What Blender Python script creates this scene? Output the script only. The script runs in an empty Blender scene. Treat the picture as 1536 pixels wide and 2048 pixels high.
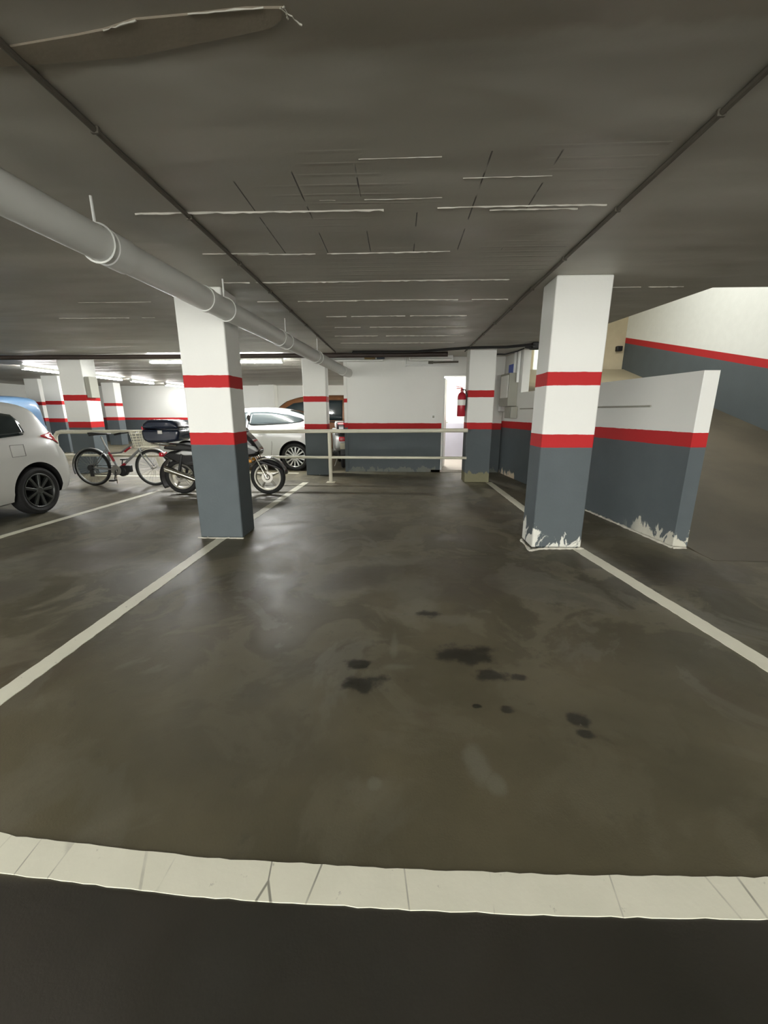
import bpy, bmesh, math, random
import numpy as np
from mathutils import Vector, Matrix
random.seed(7)
S = bpy.context.scene
COL = S.collection

# ---------------------------------------------------------------- camera, world, exposure
F_PX = 800.0
PITCH = math.atan(200 / F_PX)
YAW = math.atan(32 * math.cos(PITCH) / F_PX)
cam = bpy.data.objects.new('camera', bpy.data.cameras.new('camera'))
COL.objects.link(cam)
cam.location = (0, 0, 1.3)
cam.rotation_euler = (math.pi / 2 - PITCH, 0, YAW)
cam.data.sensor_fit = 'HORIZONTAL'
cam.data.sensor_width = 36
cam.data.lens = F_PX / 1536 * 36
cam.data.clip_start = 0.02
S.camera = cam
S.view_settings.view_transform = 'Standard'
S.view_settings.look = 'None'
S.view_settings.gamma = 1
S.view_settings.use_curve_mapping = False
S.view_settings.exposure = 0.0
w = bpy.data.worlds.new('world'); S.world = w
w.use_nodes = True
w.node_tree.nodes['Background'].inputs[0].default_value = (1.0, 0.985, 0.92, 1)
w.node_tree.nodes['Background'].inputs[1].default_value = 10.2  # strong added fill, let in by the side left open behind the camera

def area(name, loc, size, power, rot=(0, 0, 0), color=(1, .98, .9)):
    l = bpy.data.lights.new(name, 'AREA'); l.shape = 'RECTANGLE'
    l.size, l.size_y = size; l.energy = power; l.color = color
    o = bpy.data.objects.new(name, l); COL.objects.link(o)
    o.location = loc; o.rotation_euler = rot
    return o
area('ramp_lamp', (3.9, 8.2, 5.0), (.3, 2.4), 120, (0, math.radians(-25), 0), (1, 1, .93))
area('store_lamp', (1.0, 10.6, 2.36), (.2, .8), 60, (0, 0, 0), (1, .97, .92))

# ---------------------------------------------------------------- helpers
H = 2.42
class MB:
    def __init__(s): s.v = []; s.f = []; s.m = []; s.mi = 0
    def add(s, vs, fs):
        b = len(s.v); s.v += [tuple(p) for p in vs]
        for f in fs: s.f.append([b + i for i in f]); s.m.append(s.mi)
        return s
    def box(s, c, d, R=None):
        vs = []
        for z in (-.5, .5):
            for y in (-.5, .5):
                for x in (-.5, .5):
                    p = Vector((x * d[0], y * d[1], z * d[2]))
                    if R is not None: p = R @ p
                    vs.append(p + Vector(c))
        return s.add(vs, [(0, 2, 3, 1), (4, 5, 7, 6), (0, 1, 5, 4), (2, 6, 7, 3), (0, 4, 6, 2), (1, 3, 7, 5)])
    def bb(s, a, b):
        return s.box([(a[i] + b[i]) / 2 for i in range(3)], [abs(b[i] - a[i]) for i in range(3)])
    def path(s, pts, r, n=10, closed=False, cap=True):
        pts = [Vector(p) for p in pts]; N = len(pts)
        rs = r if isinstance(r, (list, tuple)) else [r] * N
        rings = []; up = None
        for i, p in enumerate(pts):
            if closed: t = pts[(i + 1) % N] - pts[i - 1]
            else: t = pts[min(i + 1, N - 1)] - pts[max(i - 1, 0)]
            t.normalize()
            if up is None:
                up = Vector((0, 0, 1)) if abs(t.z) < .9 else Vector((1, 0, 0))
            a = t.cross(up)
            if a.length < 1e-4: a = t.cross(Vector((0, 1, 0)))
            a.normalize(); b = a.cross(t).normalized(); up = b
            rings.append([p + (a * math.cos(k * 2 * math.pi / n) + b * math.sin(k * 2 * math.pi / n)) * rs[i] for k in range(n)])
        vs = [q for rg in rings for q in rg]; fs = []
        for i in range(N if closed else N - 1):
            j = (i + 1) % N
            for k in range(n):
                fs.append((i * n + k, i * n + (k + 1) % n, j * n + (k + 1) % n, j * n + k))
        if not closed and cap:
            fs.append(tuple(range(n))[::-1]); fs.append(tuple(range((N - 1) * n, N * n)))
        return s.add(vs, fs)
    def tube(s, a, b, r, n=10): return s.path([a, b], r, n)
    def lathe(s, prof, c=(0, 0, 0), axis='Y', n=36, closed=False):
        vs = []; P = len(prof)
        for i in range(n):
            t = 2 * math.pi * i / n
            for r, h in prof:
                x, z = r * math.cos(t), r * math.sin(t)
                q = {'Y': (x, h, z), 'Z': (x, -z, h), 'X': (h, x, z)}[axis]
                vs.append((c[0] + q[0], c[1] + q[1], c[2] + q[2]))
        fs = []
        for i in range(n):
            j = (i + 1) % n
            for k in range(P if closed else P - 1):
                l = (k + 1) % P
                fs.append((i * P + k, i * P + l, j * P + l, j * P + k))
        if not closed:
            if prof[0][0] > 1e-6: fs.append([i * P for i in range(n)])
            if prof[-1][0] > 1e-6: fs.append([i * P + P - 1 for i in range(n)][::-1])
        return s.add(vs, fs)
    def prism(s, poly, z0, z1):
        n = len(poly); vs = [(x, y, z0) for x, y in poly] + [(x, y, z1) for x, y in poly]
        fs = [tuple(range(n))[::-1], tuple(range(n, 2 * n))] + [(i, (i + 1) % n, n + (i + 1) % n, n + i) for i in range(n)]
        return s.add(vs, fs)
    def side(s, poly, y0, y1):                       # x-z outline given a thickness in y
        n = len(poly); vs = [(x, y0, z) for x, z in poly] + [(x, y1, z) for x, z in poly]
        fs = [tuple(range(n)), tuple(range(n, 2 * n))[::-1]] + [((i + 1) % n, i, n + i, n + (i + 1) % n) for i in range(n)]
        return s.add(vs, fs)
    def grid(s, rows):
        a, b = len(rows), len(rows[0])
        return s.add([p for r in rows for p in r], [(i * b + j, (i + 1) * b + j, (i + 1) * b + j + 1, i * b + j + 1) for i in range(a - 1) for j in range(b - 1)])
    def build(s, name, mat, parent=None, smooth=35, bevel=0, sub=0, solid=0):
        me = bpy.data.meshes.new(name); me.from_pydata(s.v, [], s.f)
        mats = mat if isinstance(mat, (list, tuple)) else [mat]
        for q in mats: me.materials.append(q)
        for p, i in zip(me.polygons, s.m): p.material_index = i
        bm = bmesh.new(); bm.from_mesh(me); bmesh.ops.remove_doubles(bm, verts=bm.verts, dist=1e-6)
        bmesh.ops.recalc_face_normals(bm, faces=bm.faces); bm.to_mesh(me); bm.free()
        if smooth:
            me.polygons.foreach_set('use_smooth', [True] * len(me.polygons))
            me.set_sharp_from_angle(angle=math.radians(smooth))
        o = bpy.data.objects.new(name, me); COL.objects.link(o)
        if parent is not None: o.parent = parent
        if solid:
            q = o.modifiers.new('solid', 'SOLIDIFY'); q.thickness = solid; q.offset = 0
        if bevel:
            q = o.modifiers.new('bevel', 'BEVEL'); q.width = bevel; q.segments = 3; q.limit_method = 'ANGLE'
        if sub:
            q = o.modifiers.new('sub', 'SUBSURF'); q.levels = sub; q.render_levels = sub
        return o

def tag(o, label, cat=None, group=None, kind=None):
    o['label'] = label
    if cat: o['category'] = cat
    if group: o['group'] = group
    if kind: o['kind'] = kind
    return o
def thing(name, label, cat, loc=(0, 0, 0), rz=0, group=None, kind=None):
    o = bpy.data.objects.new(name, None); COL.objects.link(o); o.empty_display_size = .1
    o.location = loc; o.rotation_euler = (0, 0, rz)
    return tag(o, label, cat, group, kind)
def copy_tree(o, parent=None):
    c = o.copy(); COL.objects.link(c)
    if parent is not None: c.parent = parent
    for ch in list(o.children): copy_tree(ch, c)
    return c

# ---------------------------------------------------------------- materials
def mat(name, col, rough=.5, metal=0, var=0, scale=8, bump=0, bscale=60, coat=0, emit=0, trans=0, ior=1.45):
    m = bpy.data.materials.new(name); m.use_nodes = True
    N, L = m.node_tree.nodes, m.node_tree.links; b = N['Principled BSDF']
    b.inputs['Base Color'].default_value = (*col, 1); b.inputs['Roughness'].default_value = rough
    b.inputs['Metallic'].default_value = metal; b.inputs['Coat Weight'].default_value = coat
    b.inputs['Coat Roughness'].default_value = .06
    b.inputs['Transmission Weight'].default_value = trans; b.inputs['IOR'].default_value = ior
    if emit:
        b.inputs['Emission Color'].default_value = (*col, 1); b.inputs['Emission Strength'].default_value = emit
    g = N.new('ShaderNodeNewGeometry')
    if var:
        n = N.new('ShaderNodeTexNoise'); n.inputs['Scale'].default_value = scale; n.inputs['Detail'].default_value = 5
        L.new(g.outputs['Position'], n.inputs['Vector'])
        mx = N.new('ShaderNodeMix'); mx.data_type = 'RGBA'
        mx.inputs[6].default_value = (*[c * (1 - var) for c in col], 1); mx.inputs[7].default_value = (*[min(1, c * (1 + var)) for c in col], 1)
        L.new(n.outputs[0], mx.inputs[0]); L.new(mx.outputs[2], b.inputs['Base Color'])
    if bump:
        n = N.new('ShaderNodeTexNoise'); n.inputs['Scale'].default_value = bscale; n.inputs['Detail'].default_value = 6
        L.new(g.outputs['Position'], n.inputs['Vector'])
        u = N.new('ShaderNodeBump'); u.inputs['Strength'].default_value = bump; u.inputs['Distance'].default_value = .02
        L.new(n.outputs[0], u.inputs['Height']); L.new(u.outputs[0], b.inputs['Normal'])
    return m

class NT:                                             # small wrapper to write node maths
    def __init__(s, m): s.N, s.L = m.node_tree.nodes, m.node_tree.links; s.b = s.N['Principled BSDF']; s.pos = s.N.new('ShaderNodeNewGeometry').outputs['Position']
    def put(s, sock, v):
        if isinstance(v, (int, float)): sock.default_value = v
        elif isinstance(v, tuple): sock.default_value = (*v, 1) if len(v) == 3 and len(sock.default_value) == 4 else v
        else: s.L.new(v, sock)
    def m(s, op, a, b=0.0, c=0.0, clamp=False):
        n = s.N.new('ShaderNodeMath'); n.operation = op; n.use_clamp = clamp
        for i, q in enumerate((a, b, c)): s.put(n.inputs[i], q)
        return n.outputs[0]
    def noise(s, scale, detail=4, rough=.55, vec=None, stretch=None, dist=0):
        v = vec or s.pos
        if stretch:
            q = s.N.new('ShaderNodeMapping'); q.inputs['Scale'].default_value = stretch; s.L.new(v, q.inputs['Vector']); v = q.outputs[0]
        n = s.N.new('ShaderNodeTexNoise'); n.inputs['Scale'].default_value = scale; n.inputs['Detail'].default_value = detail
        n.inputs['Roughness'].default_value = rough; n.inputs['Distortion'].default_value = dist
        s.L.new(v, n.inputs['Vector']); return n.outputs[0]
    def ramp(s, v, a, b, lo=0.0, hi=1.0):
        n = s.N.new('ShaderNodeMapRange'); n.interpolation_type = 'SMOOTHSTEP'
        for i, q in enumerate((v, a, b, lo, hi)): s.put(n.inputs[i], q)
        return n.outputs[0]
    def mix(s, f, a, b):
        n = s.N.new('ShaderNodeMix'); n.data_type = 'RGBA'
        s.put(n.inputs[0], f); s.put(n.inputs[6], a); s.put(n.inputs[7], b); return n.outputs[2]
    def xyz(s):
        n = s.N.new('ShaderNodeSeparateXYZ'); s.L.new(s.pos, n.inputs[0]); return n.outputs
    def bump(s, h, strength=.3, dist=.02):
        u = s.N.new('ShaderNodeBump'); u.inputs['Strength'].default_value = strength; u.inputs['Distance'].default_value = dist
        s.L.new(h, u.inputs['Height']); s.L.new(u.outputs[0], s.b.inputs['Normal'])

WHITE, RED, GREY = (.80, .81, .775), (.46, .022, .024), (.095, .113, .121)
def painted(name, bands, peel=.12, amount=.5, bare=(.5, .49, .42), near=None):
    """plaster painted grey, red and white in bands measured up from the floor, flaking near the floor"""
    m = bpy.data.materials.new(name); m.use_nodes = True; t = NT(m); x, y, z = t.xyz()
    zz = t.m('ADD', z, t.m('MULTIPLY', t.m('SUBTRACT', t.noise(9, 3), .5), .012))
    c = t.mix(t.noise(1.6, 4), tuple(q * .95 for q in WHITE), WHITE)
    for a, b in bands[1:]:
        c = t.mix(t.m('MULTIPLY', t.m('GREATER_THAN', zz, a), t.m('LESS_THAN', zz, b)), c, RED)
    a, b = bands[0]
    c = t.mix(t.m('LESS_THAN', zz, b), c, RED)
    c = t.mix(t.m('LESS_THAN', zz, a), c, t.mix(t.noise(3, 5), tuple(q * .85 for q in GREY), tuple(q * 1.12 for q in GREY)))
    n = t.noise(6.5, 6, .65, stretch=(1, 1, .55), dist=.7)
    hgt = t.ramp(z, 0.0, peel, .14 + amount * .30, .0)
    mk = t.m('MULTIPLY', t.ramp(t.m('ADD', n, hgt), .80, .84), t.m('LESS_THAN', z, peel))
    if near:
        px, py, pr = near
        d = t.m('SQRT', t.m('ADD', t.m('POWER', t.m('SUBTRACT', x, px), 2.0), t.m('POWER', t.m('SUBTRACT', y, py), 2.0)))
        mk = t.m('MULTIPLY', mk, t.ramp(d, pr, pr * .55))
    c = t.mix(mk, c, t.mix(t.noise(14, 3), bare, tuple(min(1, q * 1.25) for q in bare)))
    t.put(t.b.inputs['Base Color'], c); t.put(t.b.inputs['Roughness'], t.m('ADD', .62, t.m('MULTIPLY', mk, .3))); t.b.inputs['Specular IOR Level'].default_value = .18
    t.bump(t.m('ADD', t.noise(45, 5), t.m('MULTIPLY', mk, -1.2)), .22, .006)
    return m

M = dict(
    white_plain=mat('white paint', WHITE, .7, var=.05, bump=.1),
    grey_plain=mat('grey paint', GREY, .7, var=.12, scale=3, bump=.1), red_plain=mat('red paint', RED, .7, var=.06),
    sandy=mat('bare cement render', (.52, .45, .31), .85, var=.22, scale=2.6, bump=.4, bscale=20),
    lavender=mat('pale lavender paint', (.50, .50, .58), .5, var=.05),
    rubble=mat('flaked plaster', (.6, .58, .5), .9, var=.25, scale=20, bump=.6, bscale=50),
    cream_metal=mat('cream painted steel', (.66, .64, .52), .4, var=.08, scale=12),
    white_metal=mat('white enamelled steel', (.8, .82, .8), .35),
    pvc=mat('grey white pvc', (.68, .69, .66), .38, var=.08, scale=2),
    conduit=mat('dark conduit', (.11, .10, .078), .6, var=.2),
    rust=mat('dark brown pipe paint', (.045, .032, .026), .5, var=.3, scale=6),
    cable=mat('black cable', (.015, .015, .015), .5),
    tube=mat('added unseen lamp tube', (1, .995, .95), emit=145), tube_bright=mat('new fluorescent tube', (1, 1, .98), emit=300), tube_dim=mat('ageing fluorescent tube', (1, .99, .97), emit=150), tube_off=mat('white glass tube', (.85, .86, .82), .25),
    car_white=mat('pearl white car paint', (.62, .62, .585), .32, coat=.8), car_white2=mat('clean white car paint', (.80, .83, .82), .3, coat=.8),
    car_brown=mat('copper brown car paint', (.15, .062, .023), .32, metal=.3, coat=.7), car_blue=mat('blue van paint', (.07, .135, .225), .4, coat=.4),
    glass=mat('dark tinted glass', (.012, .02, .022), .05, coat=.6), glass_grey=mat('grey tinted glass', (.05, .065, .07), .06, coat=.6),
    rubber=mat('black tyre rubber', (.014, .014, .014), .75, bump=.15), black=mat('black plastic', (.016, .017, .018), .42),
    arch=mat('wheel housing', (.008, .008, .008), .9),
    alloy_dark=mat('dull grey alloy', (.10, .105, .10), .38, metal=.8), alloy=mat('silver alloy', (.52, .53, .52), .3, metal=.9),
    moto_alloy=mat('worn cast alloy', (.30, .29, .25), .4, metal=.7),
    chrome=mat('polished metal', (.7, .68, .6), .16, metal=1), steel=mat('brushed steel', (.45, .44, .4), .35, metal=.9),
    tail=mat('red lens', (.55, .012, .025), .12, coat=1), amber=mat('amber lens', (.7, .3, .03), .2, coat=1), lens=mat('clear lens', (.45, .47, .46), .1, coat=1),
    gloss_black=mat('glossy black fairing', (.012, .012, .014), .16, coat=1), box_blue=mat('dark navy box shell', (.012, .018, .035), .25, coat=.6),
    bike_grey=mat('silver grey frame paint', (.30, .31, .31), .35, metal=.4), bike_red=mat('red frame decal', (.38, .02, .03), .35),
    seat=mat('black vinyl', (.02, .02, .02), .5), plate=mat('pale number plate', (.62, .60, .45), .4), ext_red=mat('extinguisher red', (.42, .015, .03), .3, coat=.5),
    blue_sign=mat('blue sign', (.06, .12, .5), .4), paper=mat('white paper', (.85, .86, .82), .7), grey_box=mat('grey plastic box', (.34, .34, .29), .5),
    door=mat('white door paint', (.78, .79, .77), .4),
)
def floor_material():
    m = bpy.data.materials.new('worn painted concrete'); m.use_nodes = True; t = NT(m); x, y, z = t.xyz()
    big = t.noise(.55, 5, .6, dist=.3); mid = t.noise(1.9, 6, .62, dist=.6); fine = t.noise(9, 6, .65); grain = t.noise(130, 3)
    c = t.mix(t.ramp(big, .32, .68), (.060, .053, .030), (.120, .103, .062))
    c = t.mix(t.m('MULTIPLY', t.ramp(mid, .49, .57, 0, .75), t.ramp(t.m('ADD', y, t.m('MULTIPLY', t.noise(1.1, 4), 2.4)), 2.4, 4.0, .25, 1.0)), c, (.165, .150, .102))            # rubbed, dusty patches; their increase with depth also paints a brighter mid bay
    c = t.mix(t.ramp(t.noise(1.2, 5, .6, vec=None, stretch=(1, .8, 1)), .55, .72, 0, .5), c, (.060, .040, .025))  # brownish damp
    c = t.mix(t.m('MULTIPLY', t.ramp(t.noise(1.35, 6, .6, stretch=(1, .8, 1), dist=.9), .55, .60, 0, .5), t.ramp(y, 1.2, 2.2, .3, 1)), c, (.16, .152, .118))   # dried greyish film
    c = t.mix(t.ramp(fine, .58, .74, 0, .4), c, (.042, .041, .026))
    def blob(cx, cy, rx, ry, soft=.35, wob=.9, sc=6.0):
        dx = t.m('DIVIDE', t.m('SUBTRACT', x, cx), rx); dy = t.m('DIVIDE', t.m('SUBTRACT', y, cy), ry)
        d = t.m('SQRT', t.m('ADD', t.m('MULTIPLY', dx, dx), t.m('MULTIPLY', dy, dy)))
        d = t.m('ADD', d, t.m('MULTIPLY', t.m('SUBTRACT', t.noise(sc, 5, .6), .5), wob * 2))
        return t.ramp(d, 1.0, 1.0 - soft)
    def union(items, **k):
        r = None
        for q in items:
            v = blob(*q, **k); r = v if r is None else t.m('MAXIMUM', r, v)
        return r
    # oil and damp stains, plus the railing's shadow painted in
    dark = union([(-.16, 1.70, .13, .08), (-.22, 1.86, .09, .055), (.37, 1.97, .20, .12), (.47, 1.80, .10, .06), (.36, 1.57, .03, .02), (.50, 1.55, .04, .03),
                  (.80, 1.50, .06, .05), (.20, 2.42, .10, .06), (.78, 1.42, .05, .03), (.62, 1.78, .05, .03)], soft=.55, wob=1.05, sc=11)
    pale = union([(.31, 1.26, .055, .11), (.36, 1.17, .045, .06), (-.08, 1.16, .03, .03), (.12, 2.75, .22, .55), (.33, 2.35, .26, .09), (-.02, 3.4, .4, .16), (-.02, 2.05, .03, .20), (.0, 1.85, .12, .04)], soft=.7, wob=1.0, sc=5)
    damp_shade = union([(.45, 3.05, .55, .55), (-.35, 3.0, .36, .30), (.55, 4.1, .35, .2), (-2.9, 3.4, .6, .5), (-2.6, 5.4, .9, .35), (-3.2, 2.6, .5, .3), (.15, 7.3, 1.1, .22), (2.4, 3.2, .6, .5)], soft=.5, wob=1.0, sc=2.6)  # the wide blob by the railing is its shadow painted on the floor
    ring = union([(-2.9, 3.4, .72, .6), (-3.2, 2.6, .62, .4), (-.35, 3.0, .44, .38)], soft=.18, wob=1.0, sc=2.6)
    c = t.mix(t.m('MULTIPLY', ring, .35), c, (0.1736, 0.1674, 0.1302))
    c = t.mix(t.m('MULTIPLY', damp_shade, .55), c, (0.0589, 0.0471, 0.0329))
    c = t.mix(t.m('MULTIPLY', pale, .50), c, (0.1674, 0.1612, 0.1240))
    c = t.mix(t.m('MULTIPLY', dark, .85), c, (0.0124, 0.0118, 0.0081))
    c = t.mix(t.ramp(t.noise(26, 2, .5), .76, .79, 0, .55), c, (0.1302, 0.1240, 0.0992))   # small flecks
    c = t.mix(t.ramp(y, .86, .80), c, t.mix(t.ramp(big, .3, .7), (.017, .016, .011), (.032, .027, .020)))   # shade over the near lane put into the floor colour
    t.put(t.b.inputs['Base Color'], c)
    r = t.m('ADD', t.ramp(mid, .35, .7, .40, .58), t.m('MULTIPLY', grain, .08))
    t.put(t.b.inputs['Roughness'], t.m('SUBTRACT', r, t.m('MULTIPLY', t.m('ADD', dark, t.m('MULTIPLY', damp_shade, .35)), .16)))
    t.b.inputs['Specular IOR Level'].default_value = .5
    t.bump(t.m('ADD', t.m('MULTIPLY', grain, .4), t.m('ADD', fine, t.m('MULTIPLY', mid, .8))), .16, .008)
    return m
def ceiling_material():
    m = bpy.data.materials.new('sooty grey ceiling plaster'); m.use_nodes = True; t = NT(m); x, y, z = t.xyz()
    wide = t.noise(1.0, 2, .45, stretch=(.45, 1.6, 1)); strip = t.noise(1.5, 2, .45, stretch=(.5, 1.8, 1), dist=.5); fine = t.noise(22, 5)
    c = t.mix(t.ramp(wide, .3, .7), (.34, .325, .275), (.42, .405, .35))
    def inside(a, v, b): return t.m('MULTIPLY', t.m('GREATER_THAN', v, a), t.m('LESS_THAN', v, b))
    # the old flaking skim coat close to the viewer
    d = t.m('ADD', t.m('SUBTRACT', y, t.m('MULTIPLY', x, -.05)), t.m('MULTIPLY', t.m('SUBTRACT', t.noise(3, 4), .5), .16))
    c = t.mix(t.m('MULTIPLY', t.ramp(d, 1.60, 1.56), .45), c, (.24, .205, .155))
    c = t.mix(t.ramp(strip, .50, .66, 0, .5), c, (.48, .47, .42))  # highlights on the plaster's undulations put into the colour as paler streaks
    # open joints between the hollow blocks
    cell = t.m('ABSOLUTE', t.m('SUBTRACT', t.m('FRACT', t.m('ADD', t.m('DIVIDE', x, .31), .22)), .5))
    gap = t.m('MULTIPLY', t.ramp(cell, .015, .008), t.m('MULTIPLY', t.ramp(t.noise(2.2, 2, stretch=(1, 1.5, 1)), .50, .56), inside(-1.0, x, 1.0)))
    gap = t.m('MULTIPLY', gap, inside(2.12, y, 3.25))
    c = t.mix(t.m('MULTIPLY', gap, .9), c, (.03, .027, .02))
    t.put(t.b.inputs['Base Color'], c); t.put(t.b.inputs['Roughness'], t.ramp(strip, .3, .7, .42, .6))
    saw = t.m('FRACT', t.m('DIVIDE', t.m('ADD', y, t.m('MULTIPLY', t.noise(1.5, 3), .03)), .0915))
    blocks = t.m('MULTIPLY', t.m('MULTIPLY', t.ramp(saw, .0, .25), t.ramp(saw, 1.0, .9)), t.m('MULTIPLY', inside(-1.15, x, 1.15), t.ramp(y, 2.0, 2.15)))
    hgt = t.m('ADD', t.m('MULTIPLY', wide, 7.0), t.m('ADD', t.m('MULTIPLY', strip, 1.2), t.m('MULTIPLY', fine, .12)))
    hgt = t.m('ADD', hgt, t.m('ADD', t.m('MULTIPLY', blocks, t.m('MULTIPLY', t.ramp(t.noise(1.3, 3), .45, .65), -.28)), t.m('MULTIPLY', gap, 1.0)))
    t.bump(hgt, .5, .02)
    return m
def line_material(cracks=1.0):
    m = bpy.data.materials.new('worn road paint'); m.use_nodes = True; t = NT(m); x, y, z = t.xyz()
    c = t.mix(t.noise(5, 5), (.70, .69, .56), (.86, .84, .70))
    v = t.N.new('ShaderNodeTexVoronoi'); v.feature = 'DISTANCE_TO_EDGE'; v.inputs['Scale'].default_value = 3.4
    q = t.N.new('ShaderNodeMapping'); q.inputs['Scale'].default_value = (1.3, .32, 1); q.inputs['Rotation'].default_value = (0, 0, .15)
    t.L.new(t.pos, q.inputs['Vector']); t.L.new(q.outputs[0], v.inputs['Vector'])
    crack = t.m('MULTIPLY', t.ramp(v.outputs['Distance'], .012, .004), t.ramp(t.noise(3, 3), .40, .6, 0, cracks))
    wear = t.ramp(t.noise(24, 6, .7), .64, .72)
    c = t.mix(t.m('MULTIPLY', t.m('MAXIMUM', crack, t.m('MULTIPLY', wear, .6)), .75), c, (.10, .09, .065))
    t.put(t.b.inputs['Base Color'], c); t.b.inputs['Roughness'].default_value = .5
    t.bump(t.noise(60, 4), .12, .004)
    return m
def ramp_material():
    m = bpy.data.materials.new('ramp concrete'); m.use_nodes = True; t = NT(m); x, y, z = t.xyz()
    c = t.mix(t.ramp(t.noise(.8, 5), .35, .7), (.075, .064, .043), (.115, .098, .066))
    c = t.mix(t.ramp(t.m('ADD', y, t.noise(2.5, 4)), 10.6, 11.6), c, (.40, .35, .24))   # paler cement at the head of the ramp
    c = t.mix(t.ramp(t.m('ADD', y, t.m('MULTIPLY', t.noise(2.2, 5), .9)), 4.6, 4.1), c, (.105, .09, .062))
    t.put(t.b.inputs['Base Color'], c); t.b.inputs['Roughness'].default_value = .6
    t.bump(t.noise(40, 5), .3, .01)
    return m
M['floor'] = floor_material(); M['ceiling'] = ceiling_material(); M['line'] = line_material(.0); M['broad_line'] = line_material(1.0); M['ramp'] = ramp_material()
M['skim'] = mat('old brown skim coat', (.27, .235, .18), .7, var=.15, scale=5, bump=.2, bscale=14)
M['ridge'] = mat('pale plaster burr', (.60, .59, .52), .55, var=.2, scale=9)  # burrs coloured paler, as if their ridges caught the light

# ---------------------------------------------------------------- the setting
def hole(Y): return 2.93 - .116 * (Y - 3.86)                     # edge of the ceiling slab over the ramp
def edge(Y, off=0): return 2.70 + off - .10 * (Y - 3.86)        # line of the low wall beside the ramp
def struct(o, label, cat): return tag(o, label, cat, kind='structure')
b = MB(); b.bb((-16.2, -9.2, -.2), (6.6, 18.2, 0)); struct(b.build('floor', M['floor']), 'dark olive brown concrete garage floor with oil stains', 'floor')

b = MB()
b.prism([(-16.2, -9.2), (6.4, -9.2), (6.4, 4.22), (hole(4.22), 4.22), (hole(12.5), 12.5), (hole(12.5), 18.2), (-16.2, 18.2)], H, H + .3)
b.mi = 1
rnd = random.Random(3)
def burr(x0, x1, y, wdt=.010, dep=.009):
    x = x0; prev = None
    while x < x1:
        if rnd.random() < .02: prev = None; x += rnd.uniform(.03, .12); continue
        x2 = x + rnd.uniform(.02, .05); hw = wdt * rnd.uniform(.4, 1.1); d = dep * rnd.uniform(.4, 1.1); yy = y + .006 * math.sin(x * 3.1 + y) + rnd.uniform(-.0015, .0015)
        cur = [(x, yy - hw, H), (x, yy - hw * .2, H - d), (x, yy + hw, H)]
        if prev is not None:
            b.add(prev + cur, [(0, 1, 4, 3), (1, 2, 5, 4)])
        prev = cur; x = x2
for (x0, x1, y, wd, dp) in [(-1.55, .0, 2.625, .008, .010), (-1.2, .35, 3.26, .006, .007), (.5, 1.0, 2.66, .006, .007), (-1.45, -.95, 3.24, .006, .007), (-1.6, .95, 3.905, .008, .009), (-1.5, 1.1, 4.53, .008, .009), (-.9, .8, 5.23, .008, .009),
                          (-.9, .9, 5.87, .008, .009), (-1, 1, 6.51, .01, .010), (-1, .9, 7.15, .01, .010), (.2, 1.15, 2.62, .006, .007), (-.45, .25, 2.51, .004, .003), (.3, .75, 2.33, .003, .003), (-.2, .2, 2.15, .003, .003),
                          (-3.4, -2.6, 4.5, .006, .005), (-4.2, -2.9, 5.2, .006, .006), (1.9, 2.6, 4.18, .008, .006)]:
    burr(x0, x1, y, wd, dp)
b.mi = 2                                                                            # tongue of thicker brown skim coat with a broken edge
b.prism([(-1.9, 1.66), (-1.33, 1.60), (-1.11, 1.592), (-.89, 1.582), (-.6, 1.535), (-.40, 1.50), (-.36, 1.475), (-.345, 1.44), (-.45, 1.437), (-.59, 1.447), (-.79, 1.458), (-.9, 1.485), (-1.0, 1.50), (-1.28, 1.535), (-1.9, 1.58)], H - .006, H)
b.mi = 1
for a, c in (((-.35, 1.435), (-.30, 1.49)), ((-.34, 1.43), (-.335, 1.47)), ((-.9, 1.483), (-.78, 1.455)), ((-.62, 1.443), (-.40, 1.432))):
    b.path([(a[0] + (c[0] - a[0]) * i / 8 + rnd.uniform(-.003, .003), a[1] + (c[1] - a[1]) * i / 8 + rnd.uniform(-.003, .003), H - .008) for i in range(9)], [.002 * rnd.uniform(.5, 1.6) for _ in range(9)], 6)
struct(b.build('ceiling', [M['ceiling'], M['ridge'], M['skim']], smooth=0), 'low sooty grey plaster ceiling with block joints and burrs', 'ceiling')

b = MB(); b.bb((-16.2, -.40, H - .13), (6.4, -.10, H)); struct(b.build('trim_2', M['ceiling']), 'downstand ceiling beam over the near edge of the bay', 'beam')
FAR = painted('far wall paint', [(.93, 1.065)], .24, .9, bare=(.15, .16, .145))
PAR = painted('ramp wall paint', [(.98, 1.115)], .36, .95, near=(2.72, 3.86, .8))
SIDE = painted('side wall paint', [(.98, 1.115)], .3, .8, bare=(.52, .45, .34))
BACK = painted('rear wall paint', [(.96, 1.06)], .1, .2)
# wall that closes the bay, with the doorway of the store room cut out of it
b = MB(); y0, y1 = 8.92, 9.06
b.bb((-1.14, y0, 0), (.90, y1, H)); b.bb((1.55, y0, 0), (edge(9.0) + .0, y1, H)); b.bb((.90, y0, 2.07), (1.55, y1, H))
struct(b.build('wall_front', FAR), 'white wall with one red stripe and grey dado behind the railing', 'wall')
b = MB(); b.mi = 0
b.bb((-1.21, 8.90, 0), (-1.14, 9.06, H)); struct(b.build('trim_1', painted('wall end paint', [(.97, 1.07), (1.50, 1.58)], .1, .3)), 'narrow white end face of the wall with two red stripes', 'wall end')
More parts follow.
